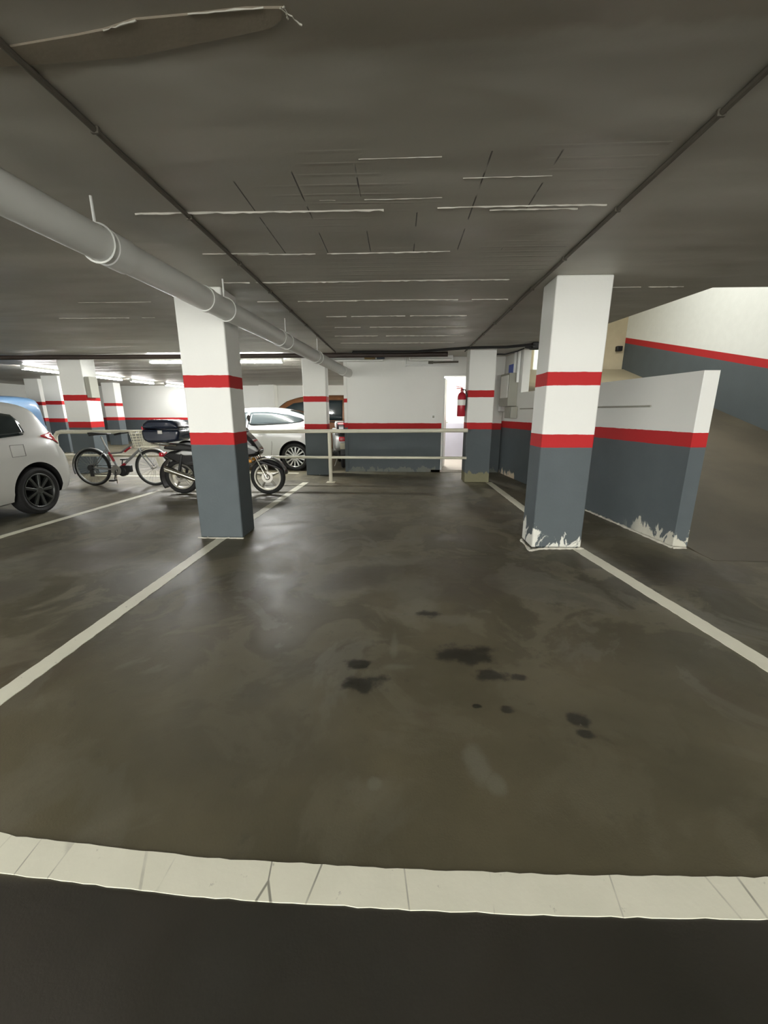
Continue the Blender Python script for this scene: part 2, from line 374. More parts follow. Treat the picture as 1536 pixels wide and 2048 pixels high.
# low wall beside the ramp, full height at its far end
b = MB()
b.prism([(edge(3.86), 3.86), (edge(3.86, .14), 3.86), (edge(8.0, .14), 8.0), (edge(8.0), 8.0)], 0, 1.66)
struct(b.build('wall_ramp', PAR), 'low white and grey wall with a red stripe beside the ramp', 'low wall')
b = MB()
b.prism([(edge(8.0), 8.0), (edge(8.0, .14), 8.0), (edge(12.5, .14), 12.5), (edge(12.5), 12.5)], 0, H)
struct(b.build('wall_right', SIDE), 'white side wall with red stripe that carries the meter boxes', 'wall')
# ramp
def zr(Y):
    if Y < 3.5: return 0.0
    if Y < 4.7: return .30 * (Y - 3.5) ** 2 / 2.4
    return .30 * (Y - 4.1)
ys = [3.5, 3.6, 3.7, 3.86, 4.0, 4.2, 4.4] + [4.4 + i * .4 for i in range(1, 21)]
b = MB()
L0 = [(edge(max(y, 3.86), .14) if y >= 3.86 else 2.84, y, zr(y) + .002) for y in ys]; R0 = [(6.4, y, zr(y) + .002) for y in ys]
b.grid([L0, R0]); b.grid([[(p[0], p[1], -.01) for p in L0], L0]); b.grid([R0, [(p[0], p[1], -.01) for p in R0]])
struct(b.build('floor_ramp', M['ramp'], smooth=0), 'brown concrete ramp climbing behind the low wall', 'ramp')
# outer wall of the ramp: its stripe climbs with the ramp
b = MB(); yw = [-9.2, 0, 3.0] + ys[1:] + [13.0]
def band(y): return max(.95, 2.02 + .24 * (y - 7.55))
def wall_row(f): return [(6.4, y, f(y)) for y in yw]
for i, (lo, hi) in enumerate(((lambda y: -.1, band), (band, lambda y: band(y) + .145), (lambda y: band(y) + .145, lambda y: 5.2))):
    b.mi = i; b.grid([wall_row(lo), wall_row(hi)])
b.mi = 0; b.grid([[(6.55, y, -.1) for y in yw], [(6.55, y, 5.2) for y in yw]])
struct(b.build('wall_outer', [M['grey_plain'], M['red_plain'], M['white_plain']], smooth=0), 'tall white wall with red stripe and grey dado climbing along the ramp', 'wall')
b = MB(); b.bb((edge(12.5, .14), 12.5, 0), (6.4, 12.65, 5.2)); struct(b.build('wall_ramp_end', M['sandy']), 'bare sandy cement wall at the head of the ramp', 'wall')
b = MB(); b.bb((1.8, 4.0, 5.2), (6.6, 12.7, 5.35)); struct(b.build('ceiling_ramp', M['white_plain']), 'ceiling above the ramp', 'ceiling')
b = MB(); b.bb((2.7, 4.07, H + .3), (6.4, 4.22, 5.2)); b.prism([(hole(4.22) - .13, 4.22), (hole(4.22), 4.22), (hole(12.5), 12.5), (hole(12.5) - .13, 12.5)], H + .3, 5.2)
struct(b.build('wall_ramp_upper', M['white_plain']), 'wall above the ceiling slab around the ramp opening', 'wall')
# store room behind the doorway
b = MB()
for mi, (za, zb) in enumerate(((0, 1.0), (1.0, 2.42))):
    b.mi = mi
    b.bb((.60, 11.2, za), (1.96, 11.32, zb)); b.bb((.60, 9.06, za), (.70, 11.2, zb))
struct(b.build('wall_store', [M['lavender'], M['white_plain']]), 'bright white store room wall with lavender dado seen through the doorway', 'wall')
b = MB(); b.bb((.70, 8.92, 0), (1.9, 11.2, .05)); struct(b.build('floor_store', mat('pale store floor', (.5, .46, .4), .5, var=.1)), 'pale raised floor of the store room', 'floor')
# outer shell
b = MB(); b.bb((-16.2, 18.0, 0), (1.93, 18.2, H)); struct(b.build('wall_back', BACK), 'far white wall with red stripe and grey dado behind the bicycle', 'wall')
b = MB(); b.bb((-16.2, -9.2, 0), (-16.0, 18.2, H)); struct(b.build('wall_left', BACK), 'white wall with red stripe closing the far left side', 'wall')
# door of the store room, opened inwards
b = MB(); b.bb((.90, 8.90, .05), (.93, 9.08, 2.07)); b.bb((1.52, 8.90, .05), (1.55, 9.08, 2.07)); b.bb((.90, 8.90, 2.04), (1.55, 9.08, 2.07))
df = struct(b.build('door_1', M['door'], bevel=.004), 'white doorway with its door standing open inwards', 'door')
b = MB(); R = Matrix.Rotation(math.radians(79), 3, 'Z'); b.box(Vector((.945, 9.09, 1.04)) + R @ Vector((.30, 0, 0)), (.60, .04, 1.94), R); b.build('door_leaf', M['door'], df, bevel=.004)
b = MB(); q = Vector((.945, 9.09, 1.02)) + R @ Vector((.53, -.02, 0)); b.box(q + R @ Vector((0, -.006, 0)), (.04, .012, .2), R)
b.path([q + R @ Vector((0, -.01, .04)), q + R @ Vector((0, -.05, .04)), q + R @ Vector((-.11, -.05, .04))], .009); b.build('door_handle', M['steel'], df)

# painted floor lines
def strip(name, pts, wd, label, cat='floor marking', jag=.006, m='line'):
    b = MB(); L, Rr = [], []; rr = random.Random(len(label))
    P = [Vector((*p, 0)) for p in pts]; out = []
    for a, c in zip(P[:-1], P[1:]):
        n = max(1, int((c - a).length / .035)); out += [a.lerp(c, i / n) for i in range(n)]
    out.append(P[-1])
    for i, p in enumerate(out):
        d = (out[min(i + 1, len(out) - 1)] - out[max(i - 1, 0)]).normalized(); s = Vector((-d.y, d.x, 0))
        for lst, k in ((L, 1), (Rr, -1)):
            q = p + s * k * (wd / 2 + rr.uniform(-jag, jag) * .5); lst.append(q)
    b.grid([[(p.x, p.y, .003) for p in L], [(p.x, p.y, .003) for p in Rr]]); b.grid([[(p.x, p.y, .0) for p in L], [(p.x, p.y, .003) for p in L]]); b.grid([[(p.x, p.y, .003) for p in Rr], [(p.x, p.y, .0) for p in Rr]])
    return struct(b.build(name, M[m], smooth=0), label, cat)
strip('floor_line', [(-2.6, 1.13), (-1.62, .95), (-1.2, .88), (-.565, .842), (-.03, .835), (.5, .838), (1.03, .852), (1.7, .89), (2.4, .95)], .098, 'broad cracked white line across the near end of the bay', jag=.004, m='broad_line')
strip('floor_line', [(-1.86, 1.0), (-1.875, 3.99)], .105, 'white line running from the near edge to the pillar left of the bay')
strip('floor_line', [(-1.865, 4.35), (-1.78, 7.45)], .11, 'short white line behind the left pillar beside the motorbike')
strip('floor_line', [(2.02, 1.0), (1.955, 1.95), (1.75, 3.80)], .115, 'white line from the flaking right pillar towards the viewer')
strip('floor_line', [(1.74, 4.15), (1.70, 7.62)], .115, 'white line between the flaking right pillar and the pillar with the extinguisher')
strip('floor_line', [(-4.32, 1.5), (-4.26, 4.0), (-4.08, 6.6)], .10, 'white line between the parked car on the left and the motorbike')
strip('floor_line', [(-4.3, 8.62), (-2.2, 8.62)], .07, 'thin white line on the floor below the white hatchback')
strip('floor_line', [(-6.4, 8.1), (-4.9, 8.1)], .07, 'thin white line on the floor behind the bicycle')

# ---------------------------------------------------------------- pillars
def pillar(x0, x1, y0, y1, bands, label, peel=.05, amt=.35, bare=(.6, .58, .5), near=None):
    b = MB(); b.bb((x0, y0, 0), (x1, y1, H))
    o = b.build('pillar', painted('pillar paint', bands, peel, amt, bare, near), bevel=.012, smooth=60)
    return tag(o, label, 'pillar', 'striped garage pillars', 'thing')
B = [(.98, 1.10), (1.53, 1.645)]
pillar(-2.11, -1.655, 4.0, 4.35, B, 'white and grey pillar with two red stripes left of the empty bay, motorbike behind')
pillar(1.31, 1.785, 3.80, 4.13, B, 'pillar right of the empty bay with flaking white patches at its foot', .50, .85, (.60, .60, .55))
pillar(-1.97, -1.50, 8.38, 8.70, [(.95, 1.06), (1.50, 1.61)], 'small pillar behind the railing post, beside the white hatchback', .04, .2)
pillar(1.23, 1.70, 7.60, 7.95, [(.99, 1.11), (1.56, 1.68)], 'pillar in front of the doorway with a red extinguisher on its side', .34, 2.2, (.20, .19, .12))
pillar(-7.02, -6.52, 8.4, 8.8, B, 'pillar behind the bicycle with a grey box on its side')
pillar(-11.4, -10.85, 12.9, 13.3, B, 'far pillar right of the blue van, lit by the first lamp')
pillar(-11.75, -11.25, 16.0, 16.4, B, 'far pillar between the bicycle pillar and the back wall')
pillar(-13.0, -12.5, 14.0, 14.4, B, 'farthest left pillar in shade just above the blue van')
pillar(-6.0, -5.35, 17.5, 17.985, [(.96, 1.06)], 'white pillar standing against the far wall above the white hatchback')
# crumbled plaster ridge at the flaking pillar's foot and at the low wall's end
def crumbs(name, pts, label, r=.022, seed=1):
    rr = random.Random(seed); b = MB()
    for a, c in zip(pts[:-1], pts[1:]):
        n = max(2, int(math.dist(a, c) / .03)); P = [(a[0] + (c[0] - a[0]) * i / n + rr.uniform(-.006, .006), a[1] + (c[1] - a[1]) * i / n + rr.uniform(-.006, .006), .002) for i in range(n + 1)]
        b.path(P, [r * rr.uniform(.35, 1.0) for _ in P], 7)
    return tag(b.build(name, M['rubble'], smooth=60), label, 'debris', kind='stuff')
crumbs('plaster_debris', [(1.275, 4.02), (1.27, 3.80), (1.265, 3.70), (1.40, 3.765), (1.60, 3.775), (1.80, 3.78)], 'crumbled white plaster ridge around the foot of the flaking pillar', .02, 2)
crumbs('plaster_debris', [(-2.13, 3.98), (-1.95, 3.98), (-1.80, 3.985), (-1.64, 3.98)], 'thin pale plaster crumbs at the foot of the left pillar', .010, 3)
crumbs('plaster_debris', [(edge(5.6) - .008, 5.6), (edge(5) - .008, 5.0), (edge(4.3) - .01, 4.3), (edge(3.86) - .01, 3.84), (edge(3.86) + .12, 3.835)], 'pale crumbled plaster along the foot of the low ramp wall', .022, 5)

# ---------------------------------------------------------------- services on ceiling and walls
def conduit(x, y0, y1, label):
    o = thing('conduit', label, 'conduit', (0, 0, 0), group='thin ceiling conduits')
    b = MB(); b.path([(x, y0 + (y1 - y0) * i / 8, H - .012) for i in range(9)], .012, 8); b.build('tube', M['conduit'], o)
    for k in range(9):
        y = 1.9 + k * .75; c = MB(); c.box((x, y, H - .012), (.034, .014, .026)); c.build('clip', M['conduit'], o, bevel=.003)
conduit(-1.245, -.2, 8.1, 'thin dark conduit along the ceiling right of the fat pipe')
conduit(1.215, -.2, 8.1, 'thin dark conduit along the ceiling above the right pillars')
# fat pvc drain
p0, p1 = Vector((-1.93, -.8, 2.25)), Vector((-1.15, 8.72, 2.11)); 
p0 = Vector((-1.72 - .0811 * 2.4, 1.72 - 2.4, 2.205 + .015 * 2.4))
o = thing('drain_pipe', 'fat grey white plastic drain pipe hanging under the ceiling past the left pillar', 'pipe')
b = MB(); b.path([p0, p0.lerp(p1, .3), p0.lerp(p1, .6), p1, p1 + Vector((.02, .10, -.005)), p1 + Vector((.06, .19, -.01))], .088, 28); b.build('pipe', M['pvc'], o)
d = (p1 - p0).normalized()
def at_y(y): return p0 + (p1 - p0) * ((y - p0.y) / (p1.y - p0.y))
for y, l in ((2.54, .07), (3.49, .03), (5.1, .04), (6.6, .05), (8.55, .12)):
    b = MB(); c = at_y(y); b.path([c - d * l, c - d * l, c + d * l, c + d * l], [.089, .096, .096, .089], 28); b.build('coupling', M['pvc'], o)
for y in (2.42, 3.80, 5.3, 6.7):
    b = MB(); c = at_y(y); b.path([c + Vector((math.cos(a) * .097, 0, math.sin(a) * .097)) for a in np.linspace(0, 2 * math.pi, 25)[:-1]], .006, 6, closed=True)
    b.tube(c + Vector((0, 0, .095)), (c.x, c.y, H), .008); b.build('hanger', M['pvc'], o)
# transverse sprinkler main and cables
b = MB(); b.path([(-15.9, 8.25, 2.36), (-6, 8.25, 2.36), (-1.3, 8.22, 2.365), (.9, 8.18, 2.37)], .045, 14)
tag(b.build('service_pipe', M['rust']), 'dark brown service pipe crossing the whole garage under the ceiling', 'pipe')
for k, (dy, zz, lab) in enumerate(((0, .018, 'upper black cable running across the ceiling to the junction clamp'), (-.10, .05, 'lower black cable sagging across the ceiling to the junction clamp'))):
    b = MB(); b.path([(-.9, 8.0 + dy, H - zz), (.3, 7.9 + dy, H - zz - .01), (1.2, 7.52 + dy, H - zz - .005), (1.8, 7.40 + dy, H - zz - .015), (2.22, 7.25 + dy, H - zz)], .014, 8)
    tag(b.build('ceiling_cable', M['cable']), lab, 'cable')
b = MB(); b.path([(1.72, 7.9, H - .09), (1.9, 7.85, H - .10), (2.1, 7.75, H - .06), (2.2, 7.7, H - .02)], .012, 8); tag(b.build('ceiling_cable', M['cable']), 'short drooping cable right of the extinguisher pillar', 'cable')
o = thing('junction_clamp', 'black clamp where the ceiling cables end beside the right pillar', 'clamp', (2.26, 7.25, H))
b = MB(); b.box((0, 0, -.05), (.16, .2, .10)); b.build('body', M['black'], o, bevel=.015)
b = MB(); b.path([(-.18, .0, -.06), (0, -.02, -.09), (.06, -.05, -.07)], .025, 8); b.build('cable_loop', M['cable'], o)
b = MB(); b.lathe([(0, -.01), (.022, -.008), (.022, .008), (0, .01)], (.05, -.105, -.02), 'Y', 14); b.build('knob', M['white_metal'], o)

# fluorescent battens
def batten(loc, rz, length, lit, label, z=H):
    o = thing('fluorescent_lamp', label, 'ceiling lamp', (loc[0], loc[1], z), rz, 'fluorescent battens')
    b = MB(); b.box((0, 0, -.03), (length, .09, .06)); b.build('housing', M['white_metal'], o, bevel=.008)
    for s in (-1, 1):
        b = MB(); b.path([(-length / 2 + .03, s * .03, -.085), (length / 2 - .03, s * .03, -.085)], .017, 12); b.build('tube', M[('tube_off', 'tube', 'tube_dim', 'tube_bright')[lit]], o)
        b = MB(); b.box((s * (length / 2 - .015), 0, -.075), (.03, .09, .05)); b.build('end_cap', M['white_metal'], o, bevel=.006)
HP = math.pi / 2
batten((-9.3, 10.7), HP, 1.3, 2, 'lit lamp farthest left, above the parked car')
batten((-9.3, 13.05), HP, 1.25, 2, 'lit lamp just right of the pillar behind the bicycle')
batten((-9.3, 14.8), HP, 1.3, 2, 'lit lamp in the row over the back wall, third from the left')
batten((-9.3, 16.9), HP, 1.3, 2, 'lit lamp of the row nearest the left pillar, above the motorbike box')
batten((-4.75, 8.95), 0, 1.3, 3, 'lit lamp half hidden by the left pillar, under the brown pipe')
batten((-3.15, 8.95), 0, 1.3, 3, 'lit lamp right of the left pillar above the white hatchback')
for lx, ly in ((-9.8, -4.6), (-7.4, -4.6), (-5.0, -4.6), (-2.6, -4.6), (-.2, -4.6), (-6.8, -1.05), (-2.1, -1.05), (2.7, -1.05)):  # lamps out of view, added and spaced to even out the bay's light
    batten((lx, ly), 0, 1.3, 1, 'unseen lamp added behind the viewer to light the bay')
batten((-.95, 8.78), 0, 1.2, 0, 'unlit white lamp on the ceiling above the white wall')
batten((.62, 8.72), 0, .9, 0, 'unlit lamp on the ceiling left of the doorway')
b = MB(); b.box((-.62, 8.60, H - .05), (.22, .09, .06)); tag(b.build('junction_box', mat('ochre plastic', (.24, .16, .05), .5), bevel=.01), 'small ochre junction box on the ceiling above the white wall', 'box')
b = MB(); b.box((-.40, 8.60, H - .05), (.16, .09, .06)); tag(b.build('junction_box', mat('dark blue plastic', (.03, .05, .08), .5), bevel=.01), 'small dark blue junction box on the ceiling above the white wall', 'box')
b = MB(); b.tube((.60, 8.86, 2.30), (1.2, 8.86, 2.31), .018); b.box((.63, 8.86, 2.30), (.10, .05, .05)); tag(b.build('wall_rod', M['conduit']), 'dark rod fixed high on the wall left of the doorway top', 'rod')
b = MB(); b.tube((.10, 8.86, H), (.10, 8.86, 2.22), .022); b.path([(.10, 8.86, 2.25), (.5, 8.87, 2.25), (1.2, 8.87, 2.25)], .02, 10); tag(b.build('wall_pipe', M['white_metal']), 'thin white pipe bending along the top of the white wall', 'pipe')
o = thing('light_switch', 'small grey switch on the white wall left of the doorway', 'switch', (.72, 8.92, 1.2))
b = MB(); b.box((0, -.01, 0), (.09, .02, .09)); b.build('plate', M['white_metal'], o, bevel=.004); b = MB(); b.box((0, -.024, 0), (.04, .01, .05)); b.build('rocker', M['grey_box'], o, bevel=.002)

# wall boxes on the side wall
ang = math.atan(-.10)
def on_side(y, z): return (edge(y), y, z)
def side_thing(name, lab, cat, y, z): 
    return thing(name, lab, cat, on_side(y, z), -ang * -1 if False else math.atan(.10))
o = side_thing('meter_box', 'white electrical box on the side wall below the blue sign', 'electrical box', 8.42, 1.72)
b = MB(); b.box((-.09, 0, 0), (.18, .5, .62)); b.build('housing', M['grey_box'], o, bevel=.01)
b = MB(); b.box((-.186, -.02, .06), (.012, .40, .42)); b.build('cover', M['paper'], o, bevel=.004)
o = side_thing('lower_box', 'grey lower electrical box hanging under the white one', 'electrical box', 8.25, 1.29)
b = MB(); b.box((-.07, 0, 0), (.14, .34, .22)); b.build('housing', M['grey_box'], o, bevel=.01); b = MB(); b.box((-.145, 0, .01), (.012, .24, .14)); b.build('cover', M['grey_box'], o, bevel=.003)
b = MB(); b.box((-.06, 0, 0), (.12, .16, .14)); o = b.build('socket_box', M['white_metal'], bevel=.01); o.location = on_side(8.80, 1.38); o.rotation_euler.z = math.atan(.10); tag(o, 'small white socket box left of the grey electrical box', 'box')
b = MB(); b.box((-.01, 0, 0), (.02, .26, .20)); o = b.build('wall_sign', M['blue_sign'], bevel=.002); o.location = on_side(8.55, 2.12); o.rotation_euler.z = math.atan(.10); tag(o, 'small blue sign above the white electrical box', 'sign')
b = MB(); b.box((-.01, 0, 0), (.02, .24, .42)); b.mi = 1; b.box((-.0225, 0, .08), (.004, .18, .14)); o = b.build('notice_board', [M['paper'], M['red_plain']]); o.location = on_side(8.80, 1.78); o.rotation_euler.z = math.atan(.10); tag(o, 'red and white notice on the side wall left of the electrical box', 'sign')
b = MB(); b.box((0, -.01, 0), (.10, .02, .26)); o = b.build('alarm_sign', mat('dark red sign', (.22, .02, .04), .4)); o.location = (1.93, 8.92, 1.95); tag(o, 'dark red sign on the wall right of the extinguisher pillar', 'sign')
for y, zz, lab in ((8.28, 1.98, 'white vertical pipe rising from the electrical box'), (8.10, 1.85, 'white vertical pipe nearest the end of the full height wall')):
    b = MB(); b.tube((edge(y, -.04), y, zz), (edge(y, -.04), y, H), .03, 12); tag(b.build('wall_pipe', M['white_metal']), lab, 'pipe')
b = MB(); b.tube((edge(4.45, -.012), 4.45, 1.36), (edge(7.95, -.012), 7.95, 1.36), .010, 8); tag(b.build('wall_conduit', M['grey_box']), 'thin grey conduit along the white band of the low ramp wall', 'conduit')
o = thing('glowing_panel', 'pale glowing panel seen above the low wall just left of the right pillar', 'lamp', (4.05, 12.5, 2.78))  # pale box given a faint glow of its own
b = MB(); b.box((0, -.05, 0), (.40, .10, .66)); b.build('panel_face', mat('pale glowing face', (.80, .86, .78), .4, emit=.9), o, bevel=.03); b = MB(); b.box((0, -.045, -.37), (.42, .09, .08)); b.build('base', M['grey_box'], o, bevel=.01)
b = MB(); b.box((0, -.06, 0), (.16, .12, .14)); o = b.build('wall_bracket', M['black'], bevel=.02); o.location = (6.22, 12.5, 3.05); tag(o, 'small black bracket on the sandy wall at the head of the ramp', 'bracket')
b = MB(); b.box((0, 0, 0), (.10, .24, .42)); o = b.build('distribution_box', M['grey_box'], bevel=.01); o.location = (-6.47, 8.55, 1.80); tag(o, 'grey box on the side of the pillar behind the bicycle', 'box')

# fire extinguisher on the pillar's left side
o = thing('fire_extinguisher', 'red fire extinguisher hanging on the left side of the doorway pillar', 'fire extinguisher', (1.14, 7.74, 1.22))
b = MB(); b.lathe([(0, 0), (.07, 0), (.078, .012), (.078, .36), (.06, .41), (.028, .435), (.028, .45), (0, .45)], axis='Z', n=28); b.build('cylinder', M['ext_red'], o)
b = MB(); b.lathe([(0, .445), (.026, .445), (.03, .47), (.022, .50), (0, .50)], axis='Z', n=16); b.box((-.05, -.0, .50), (.11, .022, .016)); b.box((-.05, 0, .525), (.12, .022, .012), Matrix.Rotation(.22, 3, 'Y')); b.build('valve', M['ext_red'], o)
b = MB(); b.path([(.0, -.03, .48), (.05, -.07, .47), (.075, -.085, .38), (.07, -.085, .2), (.06, -.085, .1)], .011, 8); b.build('hose', M['cable'], o)
b = MB(); b.box((.083, 0, .34), (.016, .05, .12)); b.build('bracket', M['steel'], o)
b = MB(); b.lathe([(.079, .20), (.0795, .20), (.0795, .30), (.079, .30)], axis='Z', n=28, closed=True); b.build('label_band', M['paper'], o)

# ---------------------------------------------------------------- railing
o = thing('guard_rail', 'cream tubular guard rail across the bay with one post in front of the small pillar', 'railing', (0, 7.48, 0))
xs0, xs1 = -6.45, 1.235
b = MB(); b.path([(xs0 - .10, 0, .80), (xs0 - .09, 0, .86), (xs0 - .04, 0, .92), (xs0 + .04, 0, .935), (-3, 0, .945), (xs1, 0, .975)], .036, 14); b.build('top_rail', M['cream_metal'], o)
b = MB(); b.path([(xs0 - .1, 0, .50), (-3, 0, .475), (xs1, 0, .475)], .024, 12); b.build('mid_rail', M['cream_metal'], o)
for x, zt in ((xs0 - .10, .82), (-3.9, .94), (-1.30, .95)):
    b = MB(); b.tube((x, 0, 0), (x, 0, zt), .034, 14); pq = b.build('post', M['cream_metal'], o)
    b = MB(); b.box((x, 0, .006), (.16, .13, .012)); b.build('foot_plate', M['cream_metal'], pq, bevel=.003)

# ---------------------------------------------------------------- wheels and cars
def wheel(parent, c, side, r, wd, rimr, style, rim_m):
    """tyre with rim, spokes and hub; side +1/-1 is the outward y"""
    b = MB(); h = wd / 2
    b.lathe([(rimr * .98, -h * .75), (rimr * 1.03, -h * .9), (r * .86, -h), (r * .96, -h * .88), (r, -h * .6), (r, h * .6), (r * .96, h * .88), (r * .86, h), (rimr * 1.03, h * .9), (rimr * .98, h * .75)], c, 'Y', 44, True)
    ty = b.build('tyre', M['rubber'], parent)
    b = MB(); o = side * h
    b.lathe([(rimr * .99, o * .9), (rimr * .95, o * .93), (rimr * .90, o * .80), (rimr * .88, -o * .5), (rimr * .99, -o * .7)], c, 'Y', 44, True)
    b.build('rim', rim_m, ty)
    b = MB(); b.lathe([(0, o * .05), (rimr * .9, o * .05), (rimr * .9, -o * .1), (0, -o * .1)], c, 'Y', 30); b.build('brake_disc', M['arch'], ty)
    n = style
    for k in range(n):
        a = 2 * math.pi * k / n + .3; b = MB(); ww = rimr * (.34 if n < 8 else .17)
        ca, sa = math.cos(a), math.sin(a)
        def P(rad, off, dep): return (c[0] + rad * ca - off * sa, c[1] + dep, c[2] + rad * sa + off * ca)
        q = []
        for dep in (o * .86, o * .45):
            q += [P(rimr * .1, -ww * .4, dep), P(rimr * .93, -ww * .5, dep * .98), P(rimr * .93, ww * .5, dep * .98), P(rimr * .1, ww * .4, dep)]
        b.add(q, [(0, 1, 2, 3), (7, 6, 5, 4), (0, 4, 5, 1), (1, 5, 6, 2), (2, 6, 7, 3), (3, 7, 4, 0)]); b.build('spoke', rim_m, ty, bevel=.006)
    b = MB(); b.lathe([(0, o * .92), (rimr * .16, o * .92), (rimr * .22, o * .8), (rimr * .22, o * .3), (0, o * .3)], c, 'Y', 20); b.build('hub_cap', rim_m, ty)
    return ty

def pchip(xs, ys, x):
    xs, ys = np.array(xs, float), np.array(ys, float); h = np.diff(xs); d = np.diff(ys) / h; n = len(xs); m = np.zeros(n)
    m[0], m[-1] = d[0], d[-1]
    for i in range(1, n - 1):
        if d[i - 1] * d[i] > 0:
            w1, w2 = 2 * h[i] + h[i - 1], h[i] + 2 * h[i - 1]; m[i] = (w1 + w2) / (w1 / d[i - 1] + w2 / d[i])
    x = np.clip(x, xs[0], xs[-1]); i = np.clip(np.searchsorted(xs, x) - 1, 0, n - 2); t = (x - xs[i]) / h[i]
    return (2 * t ** 3 - 3 * t ** 2 + 1) * ys[i] + (t ** 3 - 2 * t ** 2 + t) * h[i] * m[i] + (-2 * t ** 3 + 3 * t ** 2) * ys[i + 1] + (t ** 3 - t ** 2) * h[i] * m[i + 1]

class Car:
    """x: 0 at the rear bumper, L at the nose; st rows: x, bottom, belt, top, half width, half width of roof"""
    def __init__(s, st): s.c = list(zip(*st)); s.L = s.c[0][-1]
    def p(s, x): return [float(pchip(s.c[0], s.c[k], x)) for k in range(1, 6)]
    def sec(s, x):
        zb, ze, zt, wb, wt = s.p(x); ze = min(ze, zt - .03); k = max(.02, min(1, (zt - ze) / .25))
        lo = [(0, zb), (wb * .80, zb), (wb * .93, zb + .04), (wb * .975, zb + .13), (wb * .995, zb + (ze - zb) * .45), (wb, zb + (ze - zb) * .68), (wb * .985, ze - .03), (wb * .955, ze)]
        te = (wt, zt - .085 * k); mid = [(lo[-1][0] + (te[0] - lo[-1][0]) * q + .012 * k * math.sin(q * math.pi), lo[-1][1] + (te[1] - lo[-1][1]) * q) for q in (.25, .5, .75)]
        return lo + mid + [te, (wt * .955, zt - .04 * k), (wt * .86, zt - .018 * k), (wt * .6, zt - .005 * k), (wt * .3, zt), (0, zt)]
    def side_y(s, x, z):
        q = s.sec(x)[1:12]; return float(np.interp(z, [a[1] for a in q], [a[0] for a in q]))
    def body(s, m, parent, wheels, n=56):
        b = MB(); rows = []
        for x in np.linspace(0, 1, n):
            x = s.L * (x - .08 * math.sin(2 * math.pi * x) / (2 * math.pi) * 3)
            q = s.sec(x); rows.append([(x, y, z) for y, z in q] + [(x, -y, z) for y, z in q[-2:0:-1]])
        K = len(rows[0]); vs = [p for r in rows for p in r]; fs = [(i * K + k, (i + 1) * K + k, (i + 1) * K + (k + 1) % K, i * K + (k + 1) % K) for i in range(n - 1) for k in range(K)]
        fs += [tuple(range(K)), tuple(range((n - 1) * K, n * K))[::-1]]
        b.add(vs, fs); o = b.build('body', [m, M['arch']], parent, smooth=40)
        cut = MB(); cut.mi = 1
        for (wx, wz, wr) in wheels:
            for sd in (-1, 1):
                y = s.side_y(wx, wz); cut.lathe([(0, sd * (y - .28)), (wr, sd * (y - .28)), (wr, sd * (y + .2)), (0, sd * (y + .2))], (wx, 0, wz), 'Y', 48)
        co = cut.build('cutter', [m, M['arch']], parent, smooth=0)
        q = o.modifiers.new('arches', 'BOOLEAN'); q.operation = 'DIFFERENCE'; q.object = co; q.solver = 'EXACT'
        dg = bpy.context.evaluated_depsgraph_get(); dg.update()
        me = bpy.data.meshes.new_from_object(o.evaluated_get(dg)); o.modifiers.clear(); o.data = me
        bpy.data.objects.remove(co); me.set_sharp_from_angle(angle=math.radians(38))
        return o
    def side_patch(s, name, m, parent, xs, lo, hi, sides=(1, -1), off=.006, n=22, rows=7, label=None):
        out = []
        for sd in sides:
            b = MB(); R = []
            for j in range(rows):
                r = []
                for i in range(n):
                    x = xs[0] + (xs[-1] - xs[0]) * i / (n - 1); a, c = float(np.interp(x, xs, lo)), float(np.interp(x, xs, hi)); z = a + (c - a) * j / (rows - 1)
                    r.append((x, sd * (s.side_y(x, z) + off), z))
                R.append(r)
            b.grid(R); o = b.build(name, m, parent, solid=.010); out.append(o)
            if label: o['label'] = label
        return out
    def top_patch(s, name, m, parent, x0, x1, fr=.9, off=.006, n=14):
        b = MB(); R = []
        for i in range(n):
            x = x0 + (x1 - x0) * i / (n - 1); zb, ze, zt, wb, wt = s.p(x); dz = (s.p(x + .01)[2] - s.p(x - .01)[2]) / .02; nn = math.hypot(dz, 1)
            q = [a for a in s.sec(x)[8:]]; r = []
            ya = [a[0] for a in q][::-1]; za = [a[1] for a in q][::-1]
            for k in range(15):
                y = wt * fr * (k / 7 - 1); z = float(np.interp(abs(y), ya, za)); r.append((x - dz / nn * off, y, z + off / nn))
            R.append(r)
        b.grid(R); return b.build(name, m, parent, solid=.010)
    def seam(s, parent, pts, sides=(1, -1), r=.0035):
        for sd in sides:
            b = MB(); b.path([(x, sd * (s.side_y(x, z) + .002), z) for x, z in pts], r, 6); b.build('door_seam', M['black'], parent)

